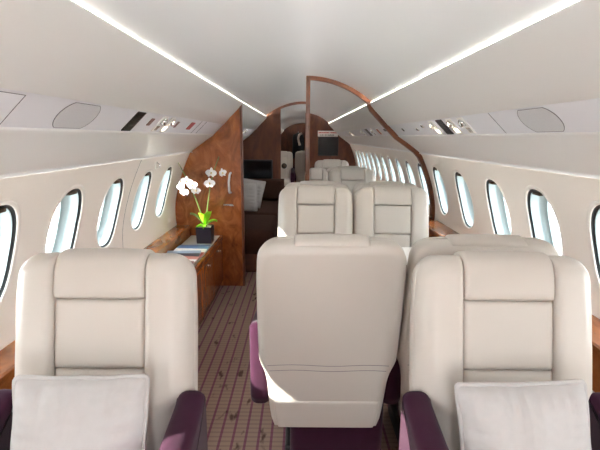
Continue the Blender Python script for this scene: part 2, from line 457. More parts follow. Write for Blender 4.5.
def arch_frame(x_from, y, w, dep, side, ztop_post, name, label, m):
    """wooden trim following the cabin section from x_from to the floor on one side, with a post at x_from"""
    path = []
    n = 16
    for i in range(n+1):
        x = x_from+(.535-x_from)*i/n; path.append((x, cz(x)))
    path += [(.552, 1.605), (.565, 1.578), (.64, 1.502), (.70, 1.437), (.745, 1.394), (.785, 1.354), (.88, 1.289), (.95, 1.238), (.98, 1.208), (1.0, 1.185)]
    path += [(wx(z), z) for z in (1.12, 1.05, .98, .9, .82, .74, .66, .6)]
    V = []; F = []
    N = len(path)
    for i, (x, z) in enumerate(path):
        a = Vector(path[max(i-1, 0)]); b = Vector(path[min(i+1, N-1)]); t = (b-a).normalized(); nn = Vector((-t.y, t.x))
        if nn.dot(Vector((-x, .9-z))) < 0: nn = -nn
        for (d, yy) in ((-.004, y), (dep, y), (dep, y+w), (-.004, y+w)):
            V.append((side*(x+nn.x*d), yy, z+nn.y*d))
    for i in range(N-1):
        for k in range(4): F.append([i*4+k, i*4+(k+1) % 4, (i+1)*4+(k+1) % 4, (i+1)*4+k])
    F += [[0, 1, 2, 3], [(N-1)*4+k for k in (3, 2, 1, 0)]]
    r = empty(name); tag(r, label, 'partition frame', kind='structure')
    obj('arch', V, F, m, r, False)
    return r
r = arch_frame(.0, YB, .05, .032, 1, 1.84, 'trim_8', 'walnut frame arching from a centre post over the right aisle side', M['wood_edge'])
MB().box(-.002, .034, YB, YB+.05, 0, 1.835, bev=.004).build('post', M['wood_edge'], r)

# second partition: left half with doorway
YC = 6.4
r = empty('wall_partition_middle'); tag(r, 'dark burl wood wall with a black screen beyond the divan', 'partition', kind='structure')
MB().prism(half_panel(-1, .335, YC, .05, -.004), lambda u, v, w: (u, w, v), YC, YC+.05).build('panel', M['wood_dark'], r)
V = []; F = []
xs = [-.34+.40*i/12 for i in range(13)]
for x in xs:
    for d, yy in ((.004, YC), (-.035, YC), (-.035, YC+.05), (.004, YC+.05)): V.append((x, yy, cz(x)+d))
for i in range(12):
    for k in range(4): F.append([i*4+k, i*4+(k+1) % 4, (i+1)*4+(k+1) % 4, (i+1)*4+k])
F += [[0, 1, 2, 3], [48+k for k in (3, 2, 1, 0)]]
obj('header', V, F, M['wood_dark'], r, False)
MB().box(.035, .062, YC, YC+.05, 0, 1.80).build('jamb', M['dark'], r)
# right rear bulkhead
YD = 9.3
P = [(x, z) for x, z in section_poly(-.003) if x >= .05]+[(.05, 1.838), (.05, 0)]
o = MB().prism(P, lambda u, v, w: (u, w, v), YD, YD+.05).build('wall_partition_right', M['wood_dark'])
tag(o, 'dark wooden bulkhead at the end of the right seat rows', 'partition', kind='structure')

# ------------------------------------------------------------------ seats
TILT = math.radians(12); ST, CT = math.sin(TILT), math.cos(TILT)
VT = .782
HWT = [(0, .196), (.02, .208), (.10, .216), (.22, .222), (.27, .230), (.31, .248), (.40, .249), (.5, .249), (.65, .247), (.712, .243)]
RT = .07
def hw(v):
    if v <= VT-RT: return sum(lerp_table(HWT, v+d) for d in (-.02, -.01, 0, .01, .02))/5
    t = min(1, (v-(VT-RT))/RT); return .243-RT*(1-math.sqrt(max(0, 1-t*t)))
def BP(u, v, n): return Vector((u, .213+v*ST-n*CT, .254+v*CT+n*ST))
def outline():
    vs = [i*.02 for i in range(36)]+[VT-RT+RT*math.sin(PI/2*i/10) for i in range(0, 11)]
    vs = sorted(set(round(x, 5) for x in vs if x <= VT))
    L = [(hw(v), v) for v in vs]
    return L+[(-u, v) for u, v in L[::-1]]
def inset(poly, k):
    out = []; n = len(poly)
    for i in range(n):
        a, b, c = Vector(poly[i-1]), Vector(poly[i]), Vector(poly[(i+1) % n])
        e1 = (b-a); e2 = (c-b)
        e1 = e1.normalized() if e1.length > 1e-7 else e2.normalized(); e2 = e2.normalized() if e2.length > 1e-7 else e1
        n1 = Vector((-e1.y, e1.x)); n2 = Vector((-e2.y, e2.x)); m = (n1+n2)
        m = m/max(.5, m.length_squared/2) if m.length > 1e-6 else n1
        out.append((b.x+m.x*k, b.y+m.y*k))
    return out
def loft(poly, secs, fn):
    """secs: (inset, n)"""
    V = []; F = []; n = len(poly)
    for k, d in secs:
        for u, v in inset(poly, k): V.append(fn(u, v, d))
    for q in range(len(secs)-1):
        for i in range(n): F.append([q*n+i, q*n+(i+1) % n, (q+1)*n+(i+1) % n, (q+1)*n+i])
    F += [list(range(n))[::-1], [(len(secs)-1)*n+i for i in range(n)]]
    return V, F
def E(d, R): 
    t = max(0, min(1, d/R)); return math.sqrt(max(0, 1-(1-t)**2))

def cushion_patch(u0, u1, v0, v1, base, lift, R, fn=BP, nu=20, nv=20, lo=None):
    """raised upholstered panel with rounded edges, closed underneath"""
    lo = base-.02 if lo is None else lo
    cu = lambda t: u0+(u1-u0)*(.5-.5*math.cos(PI*t)); cv = lambda t: v0+(v1-v0)*(.5-.5*math.cos(PI*t))
    def top(a, b):
        u, v = cu(a), cv(b); d1 = min(u-u0, u1-u); d2 = min(v-v0, v1-v)
        return fn(u, v, base+lift*E(d1, R)*E(d2, R)+lift*.35*(1-((2*a-1)**2))*(1-((2*b-1)**2)))
    V, F = grid(top, nu, nv); k = len(V)
    V2, F2 = grid(lambda a, b: fn(cu(a), cv(b), lo), nu, nv)
    V += V2; F += [[i+k for i in q][::-1] for q in F2]
    per = [i for i in range(nu+1)]+[(nu+1)*j+nu for j in range(1, nv+1)]+[(nu+1)*nv+i for i in range(nu-1, -1, -1)]+[(nu+1)*j for j in range(nv-1, 0, -1)]
    for a, b in zip(per, per[1:]+per[:1]): F.append([a, b, b+k, a+k])
    return V, F

def make_seat():
    r = empty('cabin_seat')
    # shell
    secs = [(.012, .004), (.003, .002), (0, -.006), (.001, -.02)]
    secs += [(.001+.032*(1-math.cos(a)), -.028-.032*math.sin(a)) for a in [PI/2*i/7 for i in range(8)]]
    v, f = loft(outline(), secs, BP); sh = obj('backrest_shell', v, f, M['leather'], r)
    # side bolsters
    UC = .1225
    for sgn in (-1, 1):
        nv_, nu_ = 44, 16
        vv = [VT*.16+(VT-RT-VT*.16)*i/30 for i in range(31)]+[VT-RT+RT*math.sin(PI/2*i/13)*.999 for i in range(1, 14)]
        def bol(a, b):
            j = b*(len(vv)-1); v_ = vv[int(round(j))]; h = min(hw(v_), .204+max(0, v_-.36)*1.2)-.002
            t = .5-.5*math.cos(PI*a); u = UC+(h-UC)*t
            dout = min(h-u, (VT-v_)*1.0)
            # distance to the rounded corner
            cx, cv_ = .241-RT, VT-RT
            if u > cx and v_ > cv_: dout = max(0, RT-math.hypot(u-cx, v_-cv_))
            n_ = .004+.058*E(dout, .055)*min(1, .62+.38*E(u-UC, .016))
            n_ -= .010*max(0, 1-(h-u)/(h-UC))
            return BP(sgn*u, v_, n_)
        V, F = grid(bol, nu_, len(vv)-1); k = len(V)
        def back(a, b):
            v_ = vv[int(round(b*(len(vv)-1)))]; h = min(hw(v_), .204+max(0, v_-.36)*1.2)-.002; t = .5-.5*math.cos(PI*a); return BP(sgn*(UC+(h-UC)*t), v_, .0)
        V2, F2 = grid(back, nu_, len(vv)-1); V += V2; F += [[i+k for i in q] for q in F2]
        W = nu_+1; H = len(vv)-1
        per = [i for i in range(W)]+[W*j+nu_ for j in range(1, H+1)]+[W*H+i for i in range(nu_-1, -1, -1)]+[W*j for j in range(H-1, 0, -1)]
        for a, b in zip(per, per[1:]+per[:1]): F.append([a, b, b+k, a+k])
        obj('side_bolster', V, F, M['leather'], r)
    # headrest: wraps over the top edge
    path = [(.664, .046), (.666, .047), (.672, .048), (.685, .049), (.70, .049), (.725, .047), (.745, .043), (.763, .036), (.776, .024), (.783, .008), (.784, -.006), (.783, -.020), (.780, -.032), (.776, -.041), (.773, -.046)]
    N = len(path); us = [-UC+.001+(2*UC-.002)*(.5-.5*math.cos(PI*i/24)) for i in range(25)]
    V = []; V2 = []
    for j, (v_, n_) in enumerate(path):
        a = Vector(path[max(0, j-1)]); b = Vector(path[min(N-1, j+1)]); t = (b-a).normalized(); nn = Vector((-t.y, t.x))
        nn = nn if True else -nn
        ends = E(min(j, N-1-j), 2.6)
        for u in us:
            d = .011*E(min(u+UC, UC-u), .012)*ends+.004*(1-(u/UC)**2)*ends-.003
            V.append(BP(u, v_+nn.x*d, n_+nn.y*d)); V2.append(BP(u, v_-nn.x*.012, n_-nn.y*.012))
    # make sure the pad lifts outward
    W = 25; k = len(V)
    F = [[j*W+i, j*W+i+1, (j+1)*W+i+1, (j+1)*W+i] for j in range(N-1) for i in range(W-1)]
    F += [[i+k for i in q][::-1] for q in F[:]]
    per = [i for i in range(W)]+[W*j+W-1 for j in range(1, N)]+[W*(N-1)+i for i in range(W-2, -1, -1)]+[W*j for j in range(N-2, 0, -1)]
    for a, b in zip(per, per[1:]+per[:1]): F.append([a, b, b+k, a+k])
    obj('headrest', V+V2, F, M['leather'], r)
    v, f = cushion_patch(-UC+.001, UC-.001, .474, .663, .036, .012, .012, lo=.0); obj('back_panel', v, f, M['leather'], r)
    v, f = cushion_patch(-UC+.001, UC-.001, .13, .473, .034, .012, .012, lo=.0); obj('lumbar_panel', v, f, M['leather'], r)
    # rear lower flap and seams
    def rear(u, v, n): return BP(u, v, -.0595-n)
    def flap(u, v, n):
        return BP(u*(hw(v)-.022)/.18, v, -.0585-n)
    v, f = cushion_patch(-.18, .18, .012, .145, .0, .006, .012, fn=flap, lo=-.01); obj('back_flap', v, f, M['leather'], r)
    for vv_ in (.312, .288):
        h = hw(vv_)-.03
        MB().tube([BP(-h+2*h*i/10, vv_+.003*math.sin(i), -.060) for i in range(11)], .0012, 6).build('seam', M['psu_line'], r)
    # seat cushion
    def sc(u, v, n): return Vector((u, v, n))
    v, f = cushion_patch(-.198, .198, -.27, .19, .40, .05, .05, fn=sc, lo=.33); obj('seat_cushion', v, f, M['leather'], r)
    # armrests
    for sgn in (-1, 1):
        prof = [(.268, .655), (.272, .60), (.270, .40), (.26, .355), (.20, .33), (-.24, .32), (-.275, .36), (-.285, .50), (-.275, .565), (-.25, .60), (-.18, .615), (.0, .632), (.20, .662), (.245, .672), (.262, .668)]
        poly = []
        for i in range(len(prof)):
            a, b, c, d = (Vector(prof[(i+q) % len(prof)]) for q in (-1, 0, 1, 2))
            for t in (0, .33, .66):
                poly.append(tuple(.5*((2*b)+(-a+c)*t+(2*a-5*b+4*c-d)*t*t+(-a+3*b-3*c+d)*t**3)))
        secs = []
        for i in range(6):
            a = PI/2*i/5; secs.append((.024*(1-math.sin(a)), -.029+.024*(1-math.cos(a))))
        secs = secs+[(k, -d) for k, d in secs[::-1]]
        sgnpoly = poly if sum((poly[i-1][0]*poly[i][1]-poly[i][0]*poly[i-1][1]) for i in range(len(poly))) > 0 else poly[::-1]
        v, f = loft(sgnpoly, secs, lambda u, v_, n: Vector((sgn*(.250+n*1.3), u, v_)))
        obj('armrest', v, f, M['suede'], r)
    MB().box(-.24, .138, -.22, .20, .04, .40, bev=.03, seg=3).build('base', M['suede'], r, True)
    MB().box(-.16, .16, -.18, .16, .0, .08, bev=.01).build('plinth', M['dark'], r)
    return r

seat0 = make_seat(); used = [False]
def seat(x, ytop, facing, label, drop=0):
    """facing: True = faces the viewer; ytop = depth of the top of the visible face"""
    o = seat0 if not used[0] else copy_tree(seat0)
    used[0] = True
    if facing: o.location = (x, ytop-.325, 0); o.rotation_euler = (0, 0, 0)
    else: o.location = (x, ytop+.435, 0); o.rotation_euler = (0, 0, PI)
    tag(o, label, 'seat', 'cream leather cabin seats')
    if drop:        # the two seats of a pair share the arm between them
        for ch in [c for c in bpy.data.objects if c.parent == o and c.name.startswith('armrest')]:
            if (sum(v.co.x for v in ch.data.vertices) > 0) == (drop > 0): bpy.data.objects.remove(ch)
    return o
seat(-.582, 1.11, True, 'cream leather seat at the near left with a pillow, facing the viewer')
seat(.520, 1.115, True, 'cream leather seat at the near right with a pillow, facing the viewer')
seat(.058, 1.295, False, 'cream leather seat in the centre seen from behind with its smooth back')
seat(.558, 1.305, False, 'cream leather seat seen from behind, mostly hidden by the near right seat', 1)
seat(.058, 2.775, True, 'cream leather seat facing the viewer just beyond the centre seat back')
seat(.555, 2.775, True, 'cream leather seat facing the viewer by the right windows, beyond the table', -1)
seat(.075, 3.03, False, 'seat turned away directly behind the centre facing seat, only its top visible')
seat(.572, 3.03, False, 'seat turned away behind the right facing seat, shaded grey top showing', 1)
o = seat(.118, 4.38, True, 'narrow seat facing the viewer beside the wooden centre post, half hidden by it'); o.scale.x = .5
seat(.490, 4.42, True, 'seat facing the viewer beyond the wooden frame, right of the post')
seat(.478, 4.68, False, 'seat turned away, dark top between the two facing seats beyond the frame')
seat(.40, 6.12, True, 'farthest seat on the right side, below the placard and dark screen')
seat(-.46, 9.6, True, 'far pale seat seen through the rear doorway with a round disc')
o = seat(.075, 9.9, False, 'far grey backed seat seen through the rear doorway below the coat')

# ------------------------------------------------------------------ loose cushions
def make_pillow(w, h, T, seed, label, loc, rot):
    r = empty('pillow', loc); r.rotation_euler = rot
    tag(r, label, 'pillow', 'pale cotton pillows with piped edges')
    n = 36
    def outl(x, y):
        return (x*(1-.035*(1-y*y)*(abs(x)))*w/2, y*(1-.03*(1-x*x)*abs(y))*h/2)
    V = []; F = []
    for sd in (1, -1):
        def fn(a, b):
            x, y = 2*a-1, 2*b-1
            px, py = outl(x, y)
            t = T/2*((1-abs(x)**2.6)*(1-abs(y)**2.6))**.55
            wr = noise.noise(Vector((x*9+seed, y*1.3+sd, seed)))*.024*(abs(y)**2)*(1-abs(y)**6)+noise.noise(Vector((x*1.4, y*8+seed, sd+seed)))*.018*(abs(x)**2)*(1-abs(x)**6)
            wr += noise.noise(Vector((x*1.8+seed*2, y*1.8, 7)))*.010*(1-x*x)*(1-y*y)
            return Vector((px, sd*-(t+wr), py))
        v, f = grid(fn, n, n); k = len(V); V += v; F += [[i+k for i in q] for q in f]
    obj('cover', V, F, M['cushion'], r)
    pts = []
    for i in range(40): pts.append((-1+2*i/40, -1))
    for i in range(40): pts.append((1, -1+2*i/40))
    for i in range(40): pts.append((1-2*i/40, 1))
    for i in range(40): pts.append((-1, 1-2*i/40))
    P = []
    for x, y in pts:
        # soften the corners
        q = max(abs(x), abs(y)); 
        if abs(x) > .93 and abs(y) > .93:
            cx, cy = math.copysign(.93, x), math.copysign(.93, y); d = Vector((x-cx, y-cy)); 
            if d.length > 1e-6: d = d/d.length*.07; x, y = cx+d.x, cy+d.y
        a, b = outl(x, y); P.append((a, 0.002*math.sin(9*x+7*y+seed), b))
    MB().tube(P, .0060, 8, True).build('piping', M['cushion'], r, True)
    return r
make_pillow(.318, .31, .13, 1.3, 'pale cotton pillow leaning on the near left seat', (-.571, .905, .618), (math.radians(-17), 0, math.radians(2)))
make_pillow(.305, .31, .13, 4.7, 'pale cotton pillow leaning on the near right seat, slightly tilted', (.498, .90, .612), (math.radians(-17), math.radians(-3.5), math.radians(-2)))
# ------------------------------------------------------------------ ledges, credenza, table
def ledge(s, x0, z, y0, y1, name, label):
    r = empty(name); tag(r, label, 'ledge', 'wooden side ledges')
    P = [(x0, z), (x0, z-.03), (x0+.012, z-.03), (x0+.012, z-.03)]
    mb = MB(); poly = [(x0, z-.028), (wx(z-.028)-.002, z-.028), (wx(z)-.002, z), (x0+.006, z), (x0, z-.006)]
    mb.prism([(s*a, b) for a, b in poly], lambda u, v, w: (u, w, v), y0, y1).build('top', M['ledge'], r)
    poly = [(x0+.008, z-.17), (wx(z-.17)-.004, z-.17), (wx(z-.028)-.004, z-.028), (x0+.008, z-.028)]
    MB().prism([(s*a, b) for a, b in poly], lambda u, v, w: (u, w, v), y0, y1).build('front', M['ledge'], r)
    return r
ledge(-1, 1.02, .565, -1.2, YB-.002, 'side_ledge', 'polished wood ledge along the left wall behind seat and counter')
ledge(1, .985, .64, -1.2, 3.655, 'side_ledge', 'polished wood ledge along the right wall beside the seats')
ledge(1, .985, .60, YB+.06, YD-.01, 'side_ledge', 'polished wood ledge along the right wall beyond the wooden frame')
# short wooden console at the foot of the frame
r = tag(MB().box(.93, 1.10, YB-.09, YB-.02, .06, .665, bev=.006).build('frame_console', M['wood_edge']), 'small dark wooden box at the foot of the right frame', 'console')

# credenza
cr = empty('credenza', (0, 0, 0)); tag(cr, 'low burl wood sideboard with pale top along the left wall', 'sideboard')
CX0, CX1, CZ, CY0 = -1.015, -.735, .472, 1.62
MB().box(CX0, CX1-.012, CY0, YB-.003, .05, CZ-.03).build('body', M['wood'], cr)
MB().box(CX0-.002, CX1-.025, CY0+.012, YB-.003, CZ-.028, CZ, bev=.003).build('countertop', M['counter'], cr)
MB().box(CX1-.025, CX1, CY0, YB-.003, CZ-.045, CZ+.004, bev=.006).build('edge_rail', M['wood'], cr)
MB().box(CX0+.02, CX1-.03, CY0+.01, YB-.01, 0, .05).build('plinth', M['wood_dark'], cr)
dy = (YB-CY0-.02)/5
for k in range(5):
    y0 = CY0+.01+dy*k
    d = MB().box(CX1-.013, CX1-.002, y0+.003, y0+dy-.003, .065, CZ-.052, bev=.003).build('door', M['wood'], cr)
    kb = MB(); mt = Matrix.Translation((CX1-.002, y0+dy*.5, .385)) @ Matrix.Rotation(PI/2, 4, 'Y')
    kb.lathe([(.012, 0), (.012, .004), (.006, .006), (.006, .012), (.011, .015), (.011, .020), (.004, .022)], 16, mt); kb.build('knob', M['steel'], d, True)

# magazines fanned on the counter
mcols = [(srgb(120, 160, 190), srgb(240, 240, 240), srgb(60, 80, 120)), (srgb(196, 70, 70), srgb(236, 230, 224), srgb(90, 120, 160)),
         (srgb(236, 236, 236), srgb(60, 60, 70), srgb(150, 170, 190)), (srgb(70, 110, 150), srgb(228, 226, 222), srgb(190, 120, 110)),
         (srgb(40, 42, 50), srgb(224, 222, 220), srgb(110, 60, 60)), (srgb(230, 228, 222), srgb(120, 140, 160), srgb(50, 50, 60))]
mnames = ['bluish', 'red and white', 'white and charcoal', 'blue and pink', 'black and white', 'pale grey']
k = 0
mlab = ['lowest bluish magazine at the back of the fanned row by the plant pot', 'red and white magazine, second from the plant pot', 'white and charcoal magazine, third from the plant pot',
        'blue and pink magazine in the middle of the fanned row', 'black and white magazine after the blue and pink one', 'pale grey magazine, third from the near end',
        'bluish magazine, second from the near end of the fanned row', 'red and white magazine nearest the left seat']
for k in range(8):
    y = 3.27-.14*k; ca, cb, cc = mcols[k % 6]
    r = empty('magazine', (-.885+.012*math.sin(k*2.1), y, CZ+.0005)); r.rotation_euler = (math.radians(7.0), 0, math.radians([4, -6, 3, -9, 7, -3, 5, -5][k]))
    if k == 0: r.rotation_euler[0] = 0
    tag(r, mlab[k], 'magazine', 'magazines fanned on the counter')
    tz = 0 if k == 0 else .0145
    MB().box(-.119, .119, -.099, .099, tz+.0012, tz+.0075).build('pages', M['paper'], r)
    mm = magazine_mat('magazine_cover', ca, cb, cc)
    MB().box(-.122, .122, -.102, .102, tz+.0075, tz+.0088).box(-.122, .122, -.102, .102, tz, tz+.0012).box(-.122, .122, .1005, .102, tz, tz+.0088).build('cover', mm, r)

# potted orchid
OX, OY = -.835, 3.50
r = empty('potted_orchid', (OX, OY, CZ+.001)); r.scale = (1.1,)*3; tag(r, 'white orchid with lime leaves in a square dark pot on the counter', 'potted plant')
mb = MB(); V = []; a0, a1, H = .054, .058, .124
for hwid, z in ((a0, 0), (a1, H), (a1-.008, H), (a1-.010, H-.02)):
    for sx, sy in ((-1, -1), (1, -1), (1, 1), (-1, 1)): V.append((sx*hwid, sy*hwid, z))
F = [[0, 3, 2, 1]]+[[q*4+i, q*4+(i+1) % 4, (q+1)*4+(i+1) % 4, (q+1)*4+i] for q in range(3) for i in range(4)]+[[12, 13, 14, 15]]
mb.add(V, F).build('pot', M['pot'], r)
mb = MB()
for i in range(60):
    x, y = random.uniform(-.042, .042), random.uniform(-.042, .042); mb.blob((x, y, H-.012+random.uniform(0, .008)), (.010, .009, .008), 4)
g = mb.build('gravel', M['gravel'], r, True); g['kind'] = 'stuff'
def leaf(ang, L, W, rise, droop):
    def fn(a, b):
        t = b; w = W*math.sin(PI*min(1, t*.93+.07))**.7*(2*a-1)
        rr = L*t; z = H-.005+rise*math.sin(t*PI*.55)-droop*t*t+abs(2*a-1)**2*.012
        return Vector((math.cos(ang)*rr-math.sin(ang)*w, math.sin(ang)*rr+math.cos(ang)*w, z))
    V, F = grid(fn, 6, 12); V2, F2 = grid(lambda a, b: fn(a, b)-Vector((0, 0, .003)), 6, 12)
    return MB().add(V, F).add(V2, [q[::-1] for q in F2])
leaf(-2.2, .05, .030, .10, .0).build('leaf', M['lime'], r, True)
leaf(-.7, .075, .032, .115, .0).build('leaf', M['lime'], r, True)
leaf(.6, .10, .022, .05, .02).build('leaf', M['lime'], r, True)
leaf(-1.5, .09, .026, .045, .045).build('leaf', M['lime'], r, True)
leaf(2.9, .12, .012, .09, .0).build('leaf', M['stem'], r, True)
leaf(3.6, .07, .022, .02, .03).build('leaf', M['lime'], r, True)
s1 = [(-.01, 0, H-.01), (-.02, -.005, H+.09), (-.055, -.012, H+.20), (-.095, -.02, H+.31), (-.135, -.02, H+.40), (-.175, -.015, H+.475)]
s2 = [(.012, 0, H-.01), (.018, -.005, H+.10), (.035, -.012, H+.20), (.055, -.02, H+.31), (.085, -.02, H+.42), (.125, -.015, H+.52)]
for s_ in (s1, s2):
    P = []
    for i in range(len(s_)-1):
        for t in range(4): P.append(Vector(s_[i]).lerp(Vector(s_[i+1]), t/4))
    P.append(Vector(s_[-1]))
    # smooth
    for _ in range(3): P = [P[0]]+[(P[i-1]+P[i]*2+P[i+1])/4 for i in range(1, len(P)-1)]+[P[-1]]
    MB().tube(P, [.0052-.0025*i/len(P) for i in range(len(P))], 8).build('stem', M['stem'], r, True)
def flower(c, d, R, roll):
    d = Vector(d).normalized(); q = d.to_track_quat('Z', 'Y').to_matrix().to_4x4()
    mt = Matrix.Translation(c) @ q @ Matrix.Rotation(roll, 4, 'Z')
    mb = MB()
    for ang, L, W in ((0, 1, .95), (PI, 1, .95), (PI/2, .95, .55), (-PI*.3, .85, .5), (-PI*.7, .85, .5)):
        def fn(a, b):
            w = W*R*.55*math.sin(PI*(.08+.9*b))**.6*(2*a-1); l = R*L*b; z = R*.22*b*b-.05*R*(2*a-1)**2+(.01*R if W > .6 else 0)
            return Vector((math.cos(ang)*l-math.sin(ang)*w, math.sin(ang)*l+math.cos(ang)*w, z))
        V, F = grid(fn, 6, 8); mb.add(V, F, mt); V2, F2 = grid(lambda a, b: fn(a, b)-Vector((0, 0, .0015)), 6, 8); mb.add(V2, [x[::-1] for x in F2], mt)
    fl = mb.build('flower', M['petal'], r, True)
    MB().blob((0, -.06*R, .12*R), (.14*R, .2*R, .16*R), 6, mt).build('lip', M['lip'], fl, True)
for c, d, R, ro in (((-.070, -.045, H+.315), (-.1, -1, .05), .045, .1), ((-.115, -.045, H+.345), (.1, -1, .1), .043, -.2), ((-.155, -.04, H+.305), (-.4, -1, 0), .040, .3), ((-.128, -.05, H+.265), (-.2, -1, -.3), .040, .2),
                    ((-.045, -.05, H+.275), (.4, -1, 0), .038, 0), ((.057, -.045, H+.33), (.05, -1, 0), .046, .05), ((.070, -.045, H+.405), (.1, -1, .1), .045, -.1), ((.150, -.04, H+.405), (1, -.8, .1), .040, .2)):
    flower(c, d, R*.9, ro)

# table between the club seats
r = empty('folding_table', (0, 0, 0)); tag(r, 'white topped folding table with wooden edge between the facing seats', 'table')
MB().box(.46, .985, 2.22, 2.60, .660, .672, bev=.003).build('tabletop', M['white'], r)
MB().box(.46, .745, 2.205, 2.222, .622, .672, bev=.003).build('edge', M['wood_edge'], r)
MB().box(.47, .74, 2.225, 2.59, .625, .659).build('underframe', M['wood_edge'], r)

# ------------------------------------------------------------------ aft left: divan, pillows, screen
r = empty('divan', (0, 0, 0)); tag(r, 'dark brown quilted divan seen through the left doorway', 'divan')
def dv(u, v, n): return Vector((u, v, n))
v, f = cushion_patch(-.97, -.30, 4.12, 5.10, .36, .06, .06, fn=dv, lo=.2); obj('seat_cushion', v, f, M['brown'], r)
v, f = cushion_patch(-.97, -.30, 5.11, 6.30, .36, .06, .06, fn=dv, lo=.2); obj('seat_cushion', v, f, M['brown'], r)
MB().box(-.92, -.28, 4.14, 6.28, 0.005, .24, bev=.01).build('base', M['wood_dark'], r)
v, f = cushion_patch(-.98, -.28, .02, .34, .0, .08, .06, fn=lambda u, v, n: Vector((u, 6.33-n-.02, .40+v)), lo=0); obj('backrest', v, f, M['brown'], r)
make_pillow(.42, .36, .14, 9.1, 'grey pillow standing on the brown divan, nearest to the partition', (-.78, 5.35, .59), (math.radians(-18), math.radians(-6), math.radians(-14)))
make_pillow(.40, .36, .14, 2.2, 'grey pillow tucked behind the other pillow on the brown divan', (-.70, 5.60, .615), (math.radians(-18), math.radians(4), math.radians(-30)))

def screen(x0, x1, z0, z1, y, label):
    r = empty('monitor', (0, 0, 0)); tag(r, label, 'screen', 'wall mounted dark screens')
    MB().box(x0, x1, y-.03, y, z0, z1, bev=.006).build('bezel', M['dark'], r)
    MB().box(x0+.02, x1-.02, y-.032, y-.029, z0+.02, z1-.02).build('display', M['screen'], r)
screen(-1.02, -.455, .70, 1.01, YC-.001, 'black screen on the dark wood wall above the divan')
screen(.325, .76, .95, 1.345, YD-.001, 'black screen on the far right bulkhead beneath the placard')
# placard above the far screen
r = empty('placard', (0, 0, 0)); tag(r, 'small white placard with red and dark lettering on the far bulkhead', 'sign')
MB().box(.318, .745, YD-.012, YD-.001, 1.352, 1.472, bev=.003).build('board', M['white'], r)
def dashes(x0, x1, z, h, seed):
    rnd = random.Random(seed); mb = MB(); x = x0
    while x < x1-.01:
        w = rnd.choice((.008, .011, .014)); 
        if rnd.random() > .14: mb.box(x, min(x+w, x1), YD-.0135, YD-.0115, z, z+h*rnd.choice((.8, 1, 1)))
        x += w+.005
    return mb
dashes(.333, .73, 1.421, .026, 3).build('lettering', M['signred'], r)
dashes(.36, .70, 1.373, .022, 8).build('lettering', M['signblk'], r)
# rear lobby pieces
r = empty('wall_plate', (0, 0, 0)); tag(r, 'small framed plate on the rear wood wall left of the coat', 'plate')
yr = Y1-.05
MB().box(-.60, -.40, yr-.012, yr, 1.265, 1.345, bev=.003).build('frame', M['bronze'], r)
MB().box(-.585, -.415, yr-.014, yr-.011, 1.28, 1.33).build('face', M['wood_dark'], r)
r = empty('hanging_coat', (-.115, yr-.1, 0)); tag(r, 'dark coat with pale scarf hanging at the far rear wall', 'coat')
V = []; F = []
for z, a, b in ((1.46, .03, .03), (1.44, .07, .05), (1.40, .15, .07), (1.30, .17, .085), (1.1, .165, .09), (.9, .175, .09), (.72, .18, .09)):
    for i in range(20):
        t = 2*PI*i/20; V.append((a*math.cos(t)*(1+.05*math.sin(5*t)), b*math.sin(t)*(1+.1*math.cos(4*t)), z))
n = 20
F = [[q*n+i, q*n+(i+1) % n, (q+1)*n+(i+1) % n, (q+1)*n+i] for q in range(6) for i in range(n)]+[list(range(n)), [6*n+i for i in range(n)]]
MB().add(V, F).build('body', M['coat'], r, True)
MB().tube([(.10, -.06, 1.44), (.03, -.10, 1.40), (.0, -.105, 1.30), (.02, -.105, 1.20), (.05, -.11, 1.10)], [.03, .035, .03, .03, .035], 10).build('scarf', M['scarf'], r, True)
MB().tube([(0, .1, 1.50), (0, .04, 1.51), (0, 0, 1.48), (0, 0, 1.44)], .008, 8).build('hook', M['steel'], r, True)
mt = Matrix.Translation((-.40, 9.46, .72)) @ Matrix.Rotation(PI/2, 4, 'X')
r = empty('round_disc', (0, 0, 0)); tag(r, 'round dark disc resting on the pale seat beyond the rear doorway', 'disc')
MB().lathe([(.058, -.05), (.06, .02), (.055, .03), (.04, .032)], 24, mt).build('rim', M['dark'], r, True)
MB().lathe([(.038, .028), (.036, .036), (.01, .038)], 24, mt).build('face', M['bronze'], r, True)

# ------------------------------------------------------------------ service strip fittings
TD = (PB-PT).normalized()
def strip_mtx(s, y, t):
    p = PT.lerp(PB, t)+Vector((.004, .004))
    ex = Vector((0, 1 if s > 0 else -1, 0)); ey = Vector((s*TD.x, 0, TD.y)); ez = ex.cross(ey)
    m = Matrix.Identity(4)
    for i, a in enumerate((ex, ey, ez)):
        for j in range(3): m[j][i] = a[j]
    m.translation = Vector((s*p.x, y, p.y)); return m
def fitting(name, s, y, t, label, cat, group=None):
    r = empty(name); r.matrix_world = strip_mtx(s, y, t); tag(r, label, cat, group); return r
W2 = .059
def plate(name, s, y, hy, m, label, cat, ht=.05, t=.5, dep=.003, group=None):
    r = MB().box(-hy, hy, -ht, ht, -.002, dep, bev=min(.0015, dep*.4)).build(name, m); r.matrix_world = strip_mtx(s, y, t); return tag(r, label, cat, group)
def air_slot(s, y, hy, label):
    r = fitting('air_vent', s, y, .5, label, 'vent', 'dark air slots in the service strips')
    MB().box(-hy, hy, -.054, .054, -.002, .004, bev=.001).build('frame', M['slot'], r)
    mb = MB()
    for i in range(9): mb.box(-hy*.8, hy*.8, -.048+i*.0115, -.044+i*.0115, .003, .006)
    mb.build('louvre', M['dark'], r)
